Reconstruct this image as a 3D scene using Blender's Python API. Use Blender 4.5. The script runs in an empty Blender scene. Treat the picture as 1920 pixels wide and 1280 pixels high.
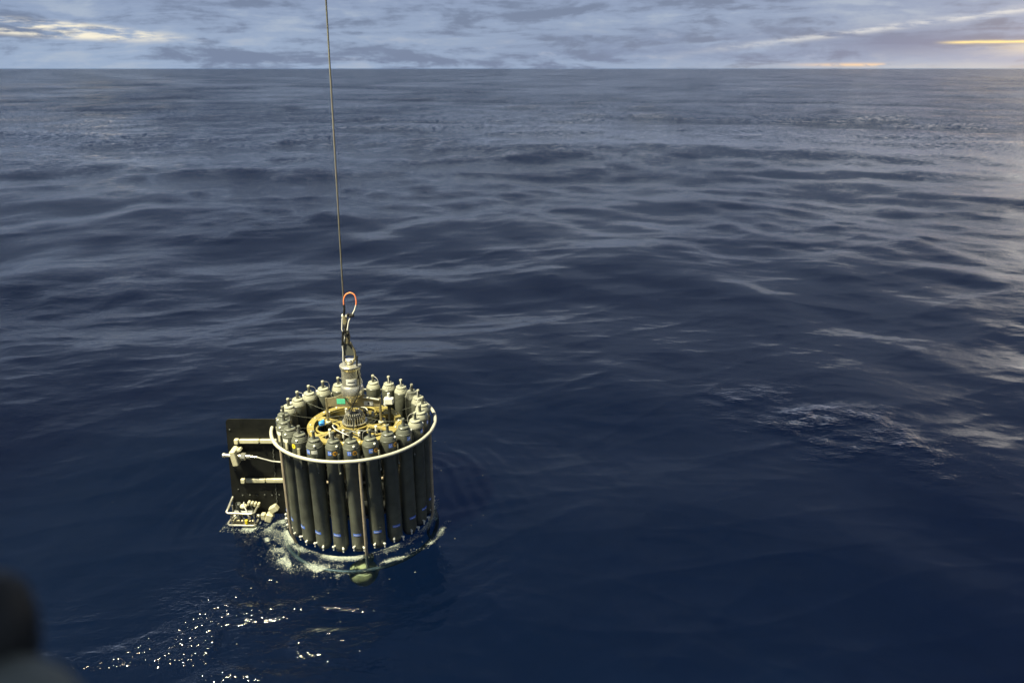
import bpy, math, random
import numpy as np
from mathutils import Vector, Matrix

random.seed(7)
RNG = np.random.default_rng(11)
R = math.radians
scene = bpy.context.scene
C = scene.collection

# ------------------------------------------------------------------ camera
H = 4.09                       # camera above the sea, metres
RX, RY = -1.47, 6.30           # where the rosette hangs
RING = 0.98                    # height of its top guard ring above the water
cam_data = bpy.data.cameras.new('camera')
cam_data.sensor_width = 36.0
cam_data.lens = 26.25
cam_data.clip_start = 0.02
cam_data.clip_end = 60000
cam_data.dof.use_dof = True
cam_data.dof.focus_distance = 6.9
cam_data.dof.aperture_fstop = 3.0
cam = bpy.data.objects.new('camera', cam_data)
cam.location = (0, 0, H)
cam.rotation_euler = (R(90 - 20.09), 0, 0)
C.objects.link(cam)
scene.camera = cam

# ------------------------------------------------------------------ view, render
vs = scene.view_settings
vs.view_transform = 'Standard'
vs.look = 'None'
vs.exposure = 0.0
vs.gamma = 1.0
vs.use_curve_mapping = False
scene.cycles.use_denoising = True
scene.cycles.max_bounces = 4
scene.cycles.diffuse_bounces = 2
scene.cycles.glossy_bounces = 3
scene.cycles.use_adaptive_sampling = True
scene.cycles.adaptive_threshold = 0.03
scene.cycles.adaptive_min_samples = 16
scene.cycles.transparent_max_bounces = 8
scene.cycles.sample_clamp_indirect = 4.0
scene.cycles.caustics_reflective = False
scene.cycles.caustics_refractive = False

# ------------------------------------------------------------------ world: dusk sky under broken cloud
SUN_AZ, SUN_EL = R(46), R(4.0)
world = bpy.data.worlds.new('World')
scene.world = world
world.use_nodes = True
wt = world.node_tree
wt.nodes.clear()


class NT:
    """small helper for writing node graphs"""
    def __init__(self, tree):
        self.t = tree

    def n(self, kind, **kw):
        nd = self.t.nodes.new(kind)
        for k, v in kw.items():
            setattr(nd, k, v)
        return nd

    def put(self, sock, v):
        if isinstance(v, bpy.types.NodeSocket):
            self.t.links.new(v, sock)
        elif v is not None:
            if hasattr(sock, 'default_value'):
                if isinstance(v, (tuple, list)) and len(v) == 3 and sock.type == 'RGBA':
                    v = (*v, 1.0)
                sock.default_value = v

    def m(self, op, a, b=None, c=None, clamp=False):
        nd = self.n('ShaderNodeMath', operation=op)
        nd.use_clamp = clamp
        for i, v in enumerate((a, b, c)):
            if v is not None:
                self.put(nd.inputs[i], v)
        return nd.outputs[0]

    def vec(self, x, y, z):
        nd = self.n('ShaderNodeCombineXYZ')
        for i, v in enumerate((x, y, z)):
            self.put(nd.inputs[i], v)
        return nd.outputs[0]

    def noise(self, v, scale=1.0, detail=4.0, rough=0.55, dist=0.0, lac=2.0):
        nd = self.n('ShaderNodeTexNoise')
        self.put(nd.inputs['Vector'], v)
        nd.inputs['Scale'].default_value = scale
        nd.inputs['Detail'].default_value = detail
        nd.inputs['Roughness'].default_value = rough
        nd.inputs['Lacunarity'].default_value = lac
        nd.inputs['Distortion'].default_value = dist
        return nd.outputs[0]

    def step(self, v, a, b, lo=0.0, hi=1.0):
        nd = self.n('ShaderNodeMapRange')
        nd.interpolation_type = 'SMOOTHSTEP'
        self.put(nd.inputs[0], v)
        for i, q in enumerate((a, b, lo, hi)):
            self.put(nd.inputs[1 + i], q)
        return nd.outputs[0]

    def mix(self, f, a, b, mode='MIX'):
        nd = self.n('ShaderNodeMix', data_type='RGBA', blend_type=mode)
        self.put(nd.inputs[0], f)
        self.put(nd.inputs[6], a)
        self.put(nd.inputs[7], b)
        return nd.outputs[2]

    def gauss(self, v, c, w):
        d = self.m('DIVIDE', self.m('SUBTRACT', v, c), w)
        return self.m('EXPONENT', self.m('MULTIPLY', self.m('MULTIPLY', d, d), -1.0))


W = NT(wt)
tc = W.n('ShaderNodeTexCoord').outputs['Generated']
sep = W.n('ShaderNodeSeparateXYZ')
W.put(sep.inputs[0], tc)
dx, dy, dz = sep.outputs
az = W.m('MULTIPLY', W.m('ARCTAN2', dx, dy), 180 / math.pi)          # degrees, + to the right
el = W.m('MULTIPLY', W.m('ARCSINE', dz), 180 / math.pi)
elp = W.m('MAXIMUM', el, 0.0)
# the cloud deck is a layer overhead: its pattern tightens towards the horizon
inv = W.m('DIVIDE', 1.0, W.m('ADD', W.m('MAXIMUM', dz, 0.0), 0.045))
deck = W.vec(W.m('MULTIPLY', dx, inv), W.m('MULTIPLY', dy, inv), 0.0)
flat = W.vec(W.m('MULTIPLY', az, 0.085), W.m('MULTIPLY', el, 0.46), 1.7)   # stratified near the horizon
flat2 = W.vec(W.m('MULTIPLY', az, 0.10), W.m('MULTIPLY', W.m('ADD', el, W.m('MULTIPLY', az, -0.022)), 1.25), 7.3)
n_deck = W.noise(deck, 0.42, 4, 0.58, 0.4)
n_flat = W.noise(flat, 1.6, 5, 0.60, 0.7)
n_str = W.noise(flat2, 1.0, 4, 0.55)
n_puff = W.noise(W.vec(W.m('MULTIPLY', az, 0.33), W.m('MULTIPLY', el, 0.9), 3.1), 1.0, 5, 0.6)
# base tone by height
base = W.mix(W.step(elp, 0.0, 6.0), (0.345, 0.450, 0.630), (0.270, 0.345, 0.520))
# a heavier, darker deck hangs overhead; its ragged edge lies a little above the picture
edge = W.m('ADD', 6.2, W.m('MULTIPLY', n_deck, 5.5))
over = W.step(W.m('SUBTRACT', elp, edge), 0.0, 1.6)
base = W.mix(W.step(elp, 4.5, 6.5), base, W.mix(W.step(az, -20.0, 25.0), (0.37, 0.44, 0.57), (0.64, 0.68, 0.74)))
base = W.mix(over, base, (0.190, 0.236, 0.335))
# low, layered clouds (in view) and the deck overhead share one tone range
low = W.m('SUBTRACT', 1.0, W.step(elp, 4.5, 9.0))
cl = W.m('ADD', W.m('MULTIPLY', low, W.m('ADD', W.m('MULTIPLY', n_puff, 0.30), W.m('ADD', W.m('MULTIPLY', n_flat, 0.42), W.m('MULTIPLY', n_str, 0.28)))),
         W.m('MULTIPLY', W.m('SUBTRACT', 1.0, low), n_deck))
dark = W.step(cl, 0.525, 0.43)
lite = W.step(cl, 0.515, 0.61)
col = W.mix(W.m('MULTIPLY', dark, 0.85), base, W.mix(over, (0.170, 0.222, 0.345), (0.150, 0.190, 0.280)))
col = W.mix(W.m('MULTIPLY', lite, 0.65), col, W.mix(over, (0.46, 0.54, 0.66), (0.24, 0.29, 0.385)))
# blue-grey cumulus bank along the horizon to the right, paler puffs on it
bank = W.m('MULTIPLY', W.gauss(el, W.m('ADD', 1.1, W.m('MULTIPLY', n_puff, 0.8)), 1.2), W.gauss(az, 13.0, 17.0))
col = W.mix(W.m('MULTIPLY', W.m('MULTIPLY', bank, W.step(n_puff, 0.36, 0.55)), 0.85), col, (0.235, 0.310, 0.475))
col = W.mix(W.m('MULTIPLY', W.m('MULTIPLY', W.gauss(el, 1.3, 1.0), W.step(n_puff, 0.57, 0.74)), 0.7), col, (0.42, 0.475, 0.60))
# bright openings where the evening light comes through
bank2 = W.m('MULTIPLY', W.gauss(el, 1.55, 0.75), W.gauss(az, W.m('ADD', 23.0, W.m('MULTIPLY', n_puff, 6.0)), 4.2))
col = W.mix(W.m('MULTIPLY', bank2, 0.85), col, (0.205, 0.265, 0.420))
n_fine = W.noise(W.vec(W.m('MULTIPLY', az, 0.42), W.m('MULTIPLY', el, 2.6), 11.0), 1.0, 4, 0.62)
n_open = W.m('ADD', W.m('MULTIPLY', n_str, 0.45), W.m('MULTIPLY', n_fine, 0.55))
open_l = W.m('MULTIPLY', W.gauss(az, -30.5, 7.0), W.gauss(el, W.m('ADD', 2.15, W.m('MULTIPLY', W.m('ADD', az, 28.0), -0.06)), 0.46))
col = W.mix(W.m('MULTIPLY', W.step(open_l, 0.10, 0.60), W.step(n_open, 0.45, 0.58)), col, (1.0, 0.93, 0.76))
streak = W.m('MULTIPLY', W.gauss(el, W.m('ADD', W.m('ADD', 1.00, W.m('MULTIPLY', n_fine, 0.26)), W.m('MULTIPLY', W.m('SUBTRACT', az, 13.8), 0.1165)), 0.19), W.step(az, 9.0, 24.0))
col = W.mix(W.m('MULTIPLY', W.m('MULTIPLY', streak, W.step(n_fine, 0.34, 0.60)), 0.75), col, (0.82, 0.83, 0.82))
glow_r = W.m('MULTIPLY', W.gauss(az, 35.5, 4.0), W.gauss(el, 1.15, 0.40))
col = W.mix(W.m('MULTIPLY', glow_r, W.step(n_open, 0.38, 0.54, 0.15, 0.95)), col, (0.90, 0.80, 0.60))
gold = W.m('MULTIPLY', W.step(az, 27.5, 29.5), W.gauss(el, W.m('ADD', 1.42, W.m('MULTIPLY', n_fine, 0.16)), 0.085))
col = W.mix(W.m('MULTIPLY', gold, W.step(az, 60.0, 42.0)), col, (1.15, 0.92, 0.42))
hz = W.m('MULTIPLY', W.m('MULTIPLY', W.gauss(el, 0.20, 0.10), W.gauss(az, 23.5, 3.0)), W.step(n_puff, 0.42, 0.52))
col = W.mix(W.m('MULTIPLY', hz, 0.95), col, (1.10, 0.72, 0.40))
rim = W.m('MULTIPLY', W.gauss(el, 0.0, 0.35), W.step(az, 5.0, 34.0))
col = W.mix(W.m('MULTIPLY', rim, 0.6), col, (0.62, 0.66, 0.66))
# the evening light spreads from the low sun, off to the right of the picture
sunv = (math.sin(R(37.5)) * math.cos(R(10.5)), math.cos(R(37.5)) * math.cos(R(10.5)), math.sin(R(10.5)))
dot = W.n('ShaderNodeVectorMath', operation='DOT_PRODUCT')
W.put(dot.inputs[0], tc)
dot.inputs[1].default_value = sunv
glow = W.m('POWER', W.m('MAXIMUM', dot.outputs['Value'], 0.0), 420.0)
glow = W.m('MULTIPLY', glow, W.step(n_deck, 0.36, 0.60, 0.15, 1.0))
col = W.mix(W.m('MULTIPLY', glow, W.step(el, 5.0, 9.0)), col, (6.5, 6.1, 5.5))
below = W.step(el, -0.3, -3.0)
col = W.mix(below, col, (0.02, 0.035, 0.07))
sky = W.n('ShaderNodeTexSky')
sky.sky_type = 'NISHITA'
sky.sun_disc = False
sky.sun_elevation = SUN_EL
sky.sun_rotation = SUN_AZ
sky.altitude = 0
# thin share of clear evening sky behind the cloud; background strength is 0.1
clouds = W.mix(1.0, col, (9.0, 9.0, 9.0), 'MULTIPLY')
full = W.mix(0.05, clouds, sky.outputs[0])
bg = W.n('ShaderNodeBackground')
W.put(bg.inputs[0], full)
bg.inputs[1].default_value = 0.11
world.cycles.sampling_method = 'MANUAL'
world.cycles.sample_map_resolution = 512
wo = W.n('ShaderNodeOutputWorld')
wt.links.new(bg.outputs[0], wo.inputs[0])

# ------------------------------------------------------------------ sun, low and veiled, to the right
sun_d = bpy.data.lights.new('sun', 'SUN')
sun_d.energy = 0.05
sun_d.angle = R(10)
sun_d.color = (1.0, 0.86, 0.68)
sun = bpy.data.objects.new('sun', sun_d)
sv = Vector((math.sin(SUN_AZ) * math.cos(R(9)), math.cos(SUN_AZ) * math.cos(R(9)), math.sin(R(9))))
sun.rotation_euler = sv.to_track_quat('Z', 'Y').to_euler()
sun.location = (60, 60, 12)
C.objects.link(sun)

# ------------------------------------------------------------------ the ship's deck floodlight, up on the crane to the left
LAMP = Vector((-4.5, 4.0, 7.8))
fl = bpy.data.lights.new('deck_floodlight', 'SPOT')
fl.energy = 9200
fl.color = (1.0, 0.95, 0.70)
fl.spot_size = R(62)
fl.spot_blend = 0.6
fl.shadow_soft_size = 0.26
flo = bpy.data.objects.new('deck_floodlight', fl)
flo.location = LAMP
flo.rotation_euler = (LAMP - Vector((-1.7, 5.6, 0.3))).to_track_quat('Z', 'Y').to_euler()
C.objects.link(flo)


# ------------------------------------------------------------------ materials
def new_mat(name):
    m = bpy.data.materials.new(name)
    m.use_nodes = True
    t = m.node_tree
    t.nodes.clear()
    n = NT(t)
    out = n.n('ShaderNodeOutputMaterial')
    return m, n, out


def pbr(name, col, rough=0.5, metal=0.0, var=0.12, scale=9.0, bump=0.0, bscale=60.0, spec=0.5, coat=0.0, wear=None, wear_amt=0.0, wear_scale=14.0, stretch=1.0):
    """principled surface with uneven tone, uneven gloss and optional worn patches"""
    m, n, out = new_mat(name)
    oc = n.n('ShaderNodeTexCoord').outputs['Object']
    oi = n.n('ShaderNodeObjectInfo')
    ofs = n.n('ShaderNodeVectorMath', operation='ADD')
    n.put(ofs.inputs[0], oc)
    n.put(ofs.inputs[1], n.vec(n.m('MULTIPLY', oi.outputs['Random'], 37.0), 0.0, n.m('MULTIPLY', oi.outputs['Random'], 11.0)))
    p = ofs.outputs[0]
    nz = n.noise(p, scale, 6, 0.6, 0.3)
    k = n.step(nz, 0.25, 0.75, 1 - var, 1 + var)
    k = n.m('MULTIPLY', k, n.m('ADD', 1 - var * 0.35, n.m('MULTIPLY', oi.outputs['Random'], var * 0.7)))
    c = n.mix(1.0, col, n.vec(k, k, k), 'MULTIPLY')
    if wear:
        q = p
        if stretch != 1.0:
            sc_ = n.n('ShaderNodeVectorMath', operation='MULTIPLY')
            n.put(sc_.inputs[0], p)
            sc_.inputs[1].default_value = (1.0, 1.0, stretch)
            q = sc_.outputs[0]
        w = n.step(n.noise(q, wear_scale, 7, 0.65, 0.8), 0.60, 0.70)
        c = n.mix(n.m('MULTIPLY', w, wear_amt), c, wear)
    b = n.n('ShaderNodeBsdfPrincipled')
    n.put(b.inputs['Base Color'], c)
    n.put(b.inputs['Roughness'], n.step(n.noise(p, scale * 2.3, 5, 0.6), 0.3, 0.7, max(0.02, rough - 0.10), min(1, rough + 0.12)))
    b.inputs['Metallic'].default_value = metal
    b.inputs['Specular IOR Level'].default_value = spec
    b.inputs['Coat Weight'].default_value = coat
    b.inputs['Coat Roughness'].default_value = 0.12
    if bump:
        bn = n.n('ShaderNodeBump')
        bn.inputs['Strength'].default_value = 0.5
        bn.inputs['Distance'].default_value = bump
        n.put(bn.inputs['Height'], n.noise(p, bscale, 5, 0.6))
        n.put(b.inputs['Normal'], bn.outputs[0])
    n.t.links.new(b.outputs[0], out.inputs[0])
    return m


M = {
    'pvc': pbr('grey_pvc', (0.100, 0.103, 0.077), 0.38, 0, 0.30, 7, 0.0006, 30, wear=(0.17, 0.17, 0.14), wear_amt=0.45, wear_scale=26, stretch=0.07),
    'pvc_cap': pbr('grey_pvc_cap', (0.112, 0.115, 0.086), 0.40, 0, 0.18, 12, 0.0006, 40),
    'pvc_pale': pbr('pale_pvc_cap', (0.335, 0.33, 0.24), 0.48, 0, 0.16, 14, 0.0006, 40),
    'stem': pbr('dark_stem', (0.075, 0.078, 0.066), 0.4, 0, 0.15, 20),
    'white_plastic': pbr('white_plastic', (0.72, 0.70, 0.58), 0.35, 0, 0.10, 22),
    'cream': pbr('cream_plastic', (0.54, 0.50, 0.32), 0.45, 0, 0.14, 14, 0.0008, 40, wear=(0.42, 0.37, 0.20), wear_amt=0.5),
    'frame': pbr('painted_frame_tube', (0.47, 0.45, 0.35), 0.36, 0.0, 0.14, 12, wear=(0.30, 0.27, 0.19), wear_amt=0.45, wear_scale=18),
    'post': pbr('tan_frame_post', (0.34, 0.28, 0.19), 0.42, 0.0, 0.20, 12, wear=(0.50, 0.46, 0.35), wear_amt=0.5),
    'yellow': pbr('yellow_anodised_plate', (0.38, 0.30, 0.09), 0.42, 0.25, 0.22, 11, 0.0008, 45, wear=(0.16, 0.12, 0.05), wear_amt=0.6, wear_scale=10),
    'steel': pbr('stainless_steel', (0.58, 0.55, 0.44), 0.26, 0.75, 0.18, 8, wear=(0.24, 0.21, 0.14), wear_amt=0.5, wear_scale=9),
    'steel_plate': pbr('dull_bronze_plate', (0.30, 0.26, 0.15), 0.45, 0.6, 0.25, 9, wear=(0.16, 0.13, 0.07), wear_amt=0.5),
    'black': pbr('black_plastic', (0.012, 0.013, 0.011), 0.5, 0, 0.2, 15, spec=0.4),
    'fin': pbr('black_fin_sheet', (0.0048, 0.0052, 0.0034), 0.6, 0, 0.25, 4, 0.0008, 26, spec=0.30, wear=(0.018, 0.019, 0.013), wear_amt=0.5, wear_scale=7),
    'rubber': pbr('black_tape', (0.010, 0.010, 0.009), 0.65, 0, 0.2, 30, spec=0.3),
    'cable': pbr('armoured_cable', (0.13, 0.125, 0.10), 0.45, 0.5, 0.2, 30),
    'orange': pbr('orange_wire', (0.85, 0.25, 0.09), 0.4, 0, 0.1, 30),
    'wire_white': pbr('white_wire', (0.62, 0.60, 0.52), 0.4, 0, 0.1, 30),
    'blue': pbr('blue_label', (0.07, 0.17, 0.62), 0.5, 0, 0.1, 40),
    'blue_clip': pbr('blue_clip', (0.05, 0.28, 0.72), 0.4, 0, 0.1, 40),
    'orange_sticker': pbr('orange_sticker', (0.62, 0.30, 0.03), 0.5, 0, 0.1, 40),
    'yellow_sticker': pbr('yellow_sticker', (0.80, 0.62, 0.02), 0.5, 0, 0.1, 40),
    'green_sticker': pbr('green_sticker', (0.10, 0.55, 0.32), 0.5, 0, 0.1, 40),
    'paper': pbr('white_label', (0.70, 0.69, 0.60), 0.55, 0, 0.1, 40),
    'ink': pbr('dark_ink', (0.03, 0.03, 0.03), 0.6, 0, 0.1, 40),
    'ink_white': pbr('white_ink', (0.75, 0.76, 0.78), 0.6, 0, 0.05, 40),
    'transducer': pbr('tan_transducer_housing', (0.56, 0.42, 0.16), 0.6, 0, 0.5, 9, 0.004, 14, wear=(0.20, 0.20, 0.10), wear_amt=0.8, wear_scale=8),
    'rail_paint': pbr('grey_green_paint', (0.13, 0.14, 0.115), 0.5, 0, 0.12, 18, 0.0006, 60),
}


# ------------------------------------------------------------------ mesh helpers
class MB:
    """collects shapes, then links them as one mesh object"""
    def __init__(self):
        self.v, self.f, self.mi = [], [], []

    def add(self, v, f, mi=0):
        o = len(self.v)
        self.v += [tuple(p) for p in v]
        self.f += [tuple(i + o for i in q) for q in f]
        self.mi += [mi] * len(f)
        return self

    def lathe(self, prof, n=24, M4=None, mi=0, cap=True):
        """profile [(r, z)], turned about z"""
        v, f = [], []
        for r, z in prof:
            for k in range(n):
                a = 2 * math.pi * k / n
                v.append((r * math.cos(a), r * math.sin(a), z))
        for i in range(len(prof) - 1):
            for k in range(n):
                k2 = (k + 1) % n
                f.append((i * n + k, i * n + k2, (i + 1) * n + k2, (i + 1) * n + k))
        if cap:
            f.append(tuple(range(n))[::-1])
            f.append(tuple((len(prof) - 1) * n + k for k in range(n)))
        if M4 is not None:
            v = [M4 @ Vector(p) for p in v]
        return self.add(v, f, mi)

    def cyl(self, a, b, r, n=14, r2=None, bev=0.0, mi=0):
        a, b = Vector(a), Vector(b)
        d = b - a
        L = d.length
        r2 = r if r2 is None else r2
        M4 = Matrix.Translation(a) @ d.to_track_quat('Z', 'Y').to_matrix().to_4x4()
        if bev:
            prof = [(r - bev, 0), (r, bev), (r2, L - bev), (r2 - bev, L)]
        else:
            prof = [(r, 0), (r2, L)]
        return self.lathe(prof, n, M4, mi)

    def box(self, c, s, M4=None, bev=0.004, mi=0):
        """bevelled box: centre c, full size s"""
        hx, hy, hz = s[0] / 2, s[1] / 2, s[2] / 2
        b = min(bev, hx * 0.6, hy * 0.6, hz * 0.6)
        v = []
        for sz, ins in ((-hz, b), (-hz + b, 0), (hz - b, 0), (hz, b)):
            x, y = hx - ins, hy - ins
            q = min(b, x * 0.5, y * 0.5)
            for p in ((-x + q, -y), (x - q, -y), (x, -y + q), (x, y - q), (x - q, y), (-x + q, y), (-x, y - q), (-x, -y + q)):
                v.append(Vector((p[0], p[1], sz)))
        f = []
        for i in range(3):
            for k in range(8):
                k2 = (k + 1) % 8
                f.append((i * 8 + k, i * 8 + k2, (i + 1) * 8 + k2, (i + 1) * 8 + k))
        f.append(tuple(range(8))[::-1])
        f.append(tuple(24 + k for k in range(8)))
        T = Matrix.Translation(Vector(c))
        if M4 is not None:
            T = T @ M4
        return self.add([T @ p for p in v], f, mi)

    def tube(self, pts, r, n=10, closed=False, mi=0):
        pts = [Vector(p) for p in pts]
        m = len(pts)
        rr = r if isinstance(r, (list, tuple)) else [r] * m
        v, f = [], []
        t0 = (pts[1] - pts[0]).normalized()
        u = t0.orthogonal().normalized()
        for i in range(m):
            a = pts[(i - 1) % m] if (closed or i > 0) else pts[0]
            b = pts[(i + 1) % m] if (closed or i < m - 1) else pts[-1]
            t = (b - a).normalized()
            u = (u - t * u.dot(t)).normalized()
            w = t.cross(u)
            for k in range(n):
                q = 2 * math.pi * k / n
                v.append(pts[i] + (u * math.cos(q) + w * math.sin(q)) * rr[i])
        last = m if closed else m - 1
        for i in range(last):
            j = (i + 1) % m
            for k in range(n):
                k2 = (k + 1) % n
                f.append((i * n + k, i * n + k2, j * n + k2, j * n + k))
        if not closed:
            f.append(tuple(range(n))[::-1])
            f.append(tuple((m - 1) * n + k for k in range(n)))
        return self.add(v, f, mi)

    def ball(self, c, r, n=12, sc=(1, 1, 1), mi=0):
        prof = [(max(1e-4, r * math.sin(math.pi * i / 8)), -r * math.cos(math.pi * i / 8)) for i in range(9)]
        return self.lathe(prof, n, Matrix.Translation(Vector(c)) @ Matrix.Diagonal((*sc, 1)), mi)

    def annulus(self, r0, r1, z0, z1, n=64, a0=0.0, a1=None, mi=0):
        """flat ring with square section"""
        full = a1 is None
        a1 = a0 + 2 * math.pi if full else a1
        m = n if full else n + 1
        v, f = [], []
        for k in range(m):
            a = a0 + (a1 - a0) * k / n
            for r, z in ((r0, z0), (r1, z0), (r1, z1), (r0, z1)):
                v.append((r * math.cos(a), r * math.sin(a), z))
        for k in range(n):
            j = (k + 1) % m
            for q in range(4):
                q2 = (q + 1) % 4
                f.append((k * 4 + q, j * 4 + q, j * 4 + q2, k * 4 + q2))
        if not full:
            f.append((0, 1, 2, 3))
            e = (m - 1) * 4
            f.append((e + 3, e + 2, e + 1, e))
        return self.add(v, f, mi)

    def prism(self, poly, y0, y1, mi=0):
        """polygon in xz, extruded along y"""
        n = len(poly)
        v = [(x, y0, z) for x, z in poly] + [(x, y1, z) for x, z in poly]
        f = [tuple(range(n)), tuple(range(2 * n - 1, n - 1, -1))]
        for k in range(n):
            k2 = (k + 1) % n
            f.append((k, k + n, k2 + n, k2))
        return self.add(v, f, mi)

    def patch(self, r, a0, a1, z0, z1, n=6, th=0.0012, mi=0):
        """a sticker wrapped on a cylinder; angle 0 faces -y, + goes to +x"""
        v, f = [], []
        for k in range(n + 1):
            a = a0 + (a1 - a0) * k / n
            for rr in (r, r + th):
                for z in (z0, z1):
                    v.append((rr * math.sin(a), -rr * math.cos(a), z))
        for k in range(n):
            b, e = k * 4, k * 4 + 4
            f += [(b + 2, e + 2, e + 3, b + 3), (b, b + 1, e + 1, e), (b, e, e + 2, b + 2), (b + 1, b + 3, e + 3, e + 1)]
        f += [(0, 2, 3, 1), (4 * n, 4 * n + 1, 4 * n + 3, 4 * n + 2)]
        return self.add(v, f, mi)

    def disc_patch(self, r, ac, zc, rad, n=16, th=0.0014, mi=0):
        """a round sticker wrapped on a cylinder"""
        v, f = [(r * math.sin(ac) + th * math.sin(ac), -(r + th) * math.cos(ac), zc)], []
        for rr in (r + th, r):
            for k in range(n):
                q = 2 * math.pi * k / n
                a = ac + rad * math.cos(q) / r
                v.append((rr * math.sin(a), -rr * math.cos(a), zc + rad * math.sin(q)))
        for k in range(n):
            k2 = (k + 1) % n
            f.append((0, 1 + k, 1 + k2))
            f.append((1 + k2, 1 + k, 1 + n + k, 1 + n + k2))
        return self.add(v, f, mi)

    def build(self, name, mats, parent=None, smooth=35):
        me = bpy.data.meshes.new(name)
        me.from_pydata(self.v, [], self.f)
        mats = mats if isinstance(mats, (list, tuple)) else [mats]
        for k in mats:
            me.materials.append(M[k] if isinstance(k, str) else k)
        me.polygons.foreach_set('material_index', self.mi)
        me.validate()
        if smooth:
            me.shade_smooth()
            me.set_sharp_from_angle(angle=R(smooth))
        o = bpy.data.objects.new(name, me)
        C.objects.link(o)
        o.parent = parent
        return o


def share(o, parent, name=None):
    c = o.copy()
    C.objects.link(c)
    c.parent = parent
    return c


def tag(o, label=None, cat=None, group=None, kind=None):
    for k, v in (('label', label), ('category', cat), ('group', group), ('kind', kind)):
        if v:
            o[k] = v
    return o


def empty(name, loc):
    o = bpy.data.objects.new(name, None)
    o.location = loc
    o.empty_display_size = 0.2
    C.objects.link(o)
    return o


_txt = {}


def text_flat(s, size):
    """outline of a short text as (verts, faces) in the xy plane, centred"""
    key = (s, size)
    if key not in _txt:
        cu = bpy.data.curves.new('lettering', 'FONT')
        cu.body = s
        cu.size = size
        cu.align_x = 'CENTER'
        cu.align_y = 'CENTER'
        cu.resolution_u = 2
        ob = bpy.data.objects.new('lettering', cu)
        C.objects.link(ob)
        bpy.context.view_layer.update()
        me = bpy.data.meshes.new_from_object(ob.evaluated_get(bpy.context.evaluated_depsgraph_get()))
        _txt[key] = ([tuple(v.co) for v in me.vertices], [tuple(p.vertices) for p in me.polygons])
        bpy.data.objects.remove(ob)
        bpy.data.curves.remove(cu)
        bpy.data.meshes.remove(me)
    return _txt[key]


# ------------------------------------------------------------------ the sea: heights as a sum of travelling waves
def make_waves():
    rng = np.random.default_rng(23)
    lam = np.geomspace(46.0, 0.16, 112)
    main = math.radians(262)          # the wind sea runs towards the camera, a little from the right
    comps = []
    for i, L in enumerate(lam):
        spread = 22 if L > 12 else (40 if L > 2 else 62)
        th = main + math.radians(rng.normal(0, spread))
        if L > 12:
            s = 0.0085
        elif L > 3:
            s = 0.0115
        elif L > 0.8:
            s = 0.0185
        else:
            s = 0.0190
        s *= rng.uniform(0.6, 1.35)
        k = 2 * math.pi / L
        comps.append((k * math.cos(th), k * math.sin(th), s / k, rng.uniform(0, 6.283), L))
    return comps


WAVES = make_waves()


def smooth01(x):
    x = np.clip(x, 0, 1)
    return x * x * (3 - 2 * x)


def vnoise(x, y, seed):
    """cheap smooth noise, 0..1, from a few incommensurate sines"""
    r = np.random.default_rng(seed)
    s = np.zeros_like(x)
    for i in range(7):
        a = r.uniform(0, 6.283)
        k = r.uniform(0.6, 1.9)
        s += np.sin(x * k * math.cos(a) + y * k * math.sin(a) + r.uniform(0, 6.28))
    return 0.5 + 0.5 * np.tanh(s * 0.55)


def vraw(x, y, seed):
    r = np.random.default_rng(seed)
    s = np.zeros_like(x)
    for i in range(7):
        a = r.uniform(0, 6.283)
        k = r.uniform(0.6, 1.9)
        s += np.sin(x * np.float32(k * math.cos(a)) + y * np.float32(k * math.sin(a)) + np.float32(r.uniform(0, 6.28)))
    return s * 0.53


RIDGES = [(9.0, 0.032, 101), (4.6, 0.026, 102), (2.3, 0.022, 103), (1.15, 0.0135, 104), (0.55, 0.0070, 105)]


def ruffle(x, y):
    """how ruffled the water is: glassy slicks between wind-blown patches, calmer in the ship's lee"""
    r = vnoise(x * 0.16, y * 0.16, 3) * 0.6 + vnoise(x * 0.55, y * 0.55, 5) * 0.4
    r = 0.32 + 1.05 * smooth01((r - 0.25) / 0.5)
    lee = np.exp(-(((x - 3.0) / 4.2) ** 2 + ((y - 6.0) / 3.6) ** 2))
    return r * (1 - 0.52 * lee)


def wave_height(x, y, spacing=None):
    x = np.asarray(x, np.float32)
    y = np.asarray(y, np.float32)
    h = np.zeros_like(x)
    ruff = ruffle(x, y).astype(np.float32)
    smin = 0.0 if spacing is None else float(spacing.min())
    for kx, ky, a, ph, L in WAVES:
        if L < 2.2 * smin:
            continue
        g = a if L > 2.5 else a * (ruff if L < 1.2 else 0.5 + 0.5 * ruff)
        if spacing is not None:
            g = g * smooth01((L / spacing - 2.6) / 5.0)
        h += np.sin(np.float32(kx) * x + np.float32(ky) * y + np.float32(ph)) * g
    # short steep crests, in irregular lines across the wind
    for L, A, sd in RIDGES:
        if L < 3.0 * smin:
            continue
        f = 5.0 / L
        u = (x * 0.985 + y * 0.17) * f * 0.42
        v = (y * 0.985 - x * 0.17) * f
        g = A * (0.35 + 0.65 * ruff) * np.exp(-np.abs(vraw(u, v, sd)) * 1.5)
        if spacing is not None:
            g = g * smooth01((L / spacing - 4.5) / 9.0)
        h += g
    d = np.hypot(x - RX, y - RY)
    if d.min() < 8:
        # rings and churn spreading from the rosette
        e = np.exp(-np.clip(d - 0.7, 0, None) / 0.8) * (d > 0.4)
        an = np.arctan2(y - RY, x - RX)
        h += e * vnoise(x * 3.3, y * 3.3, 41) * (0.0055 * np.sin(24 * d + 2.6 * np.sin(3 * an + 1.0)) + 0.0055 * np.sin(43 * d + 3.2 * np.sin(5 * an)))
    return h


def big_height(x, y):
    return float(wave_height(np.array([x]), np.array([y]))[0])


H0 = big_height(RX, RY - 0.8)


def sea_z(x, y):
    return wave_height(np.asarray(x, float), np.asarray(y, float)) - H0


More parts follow.
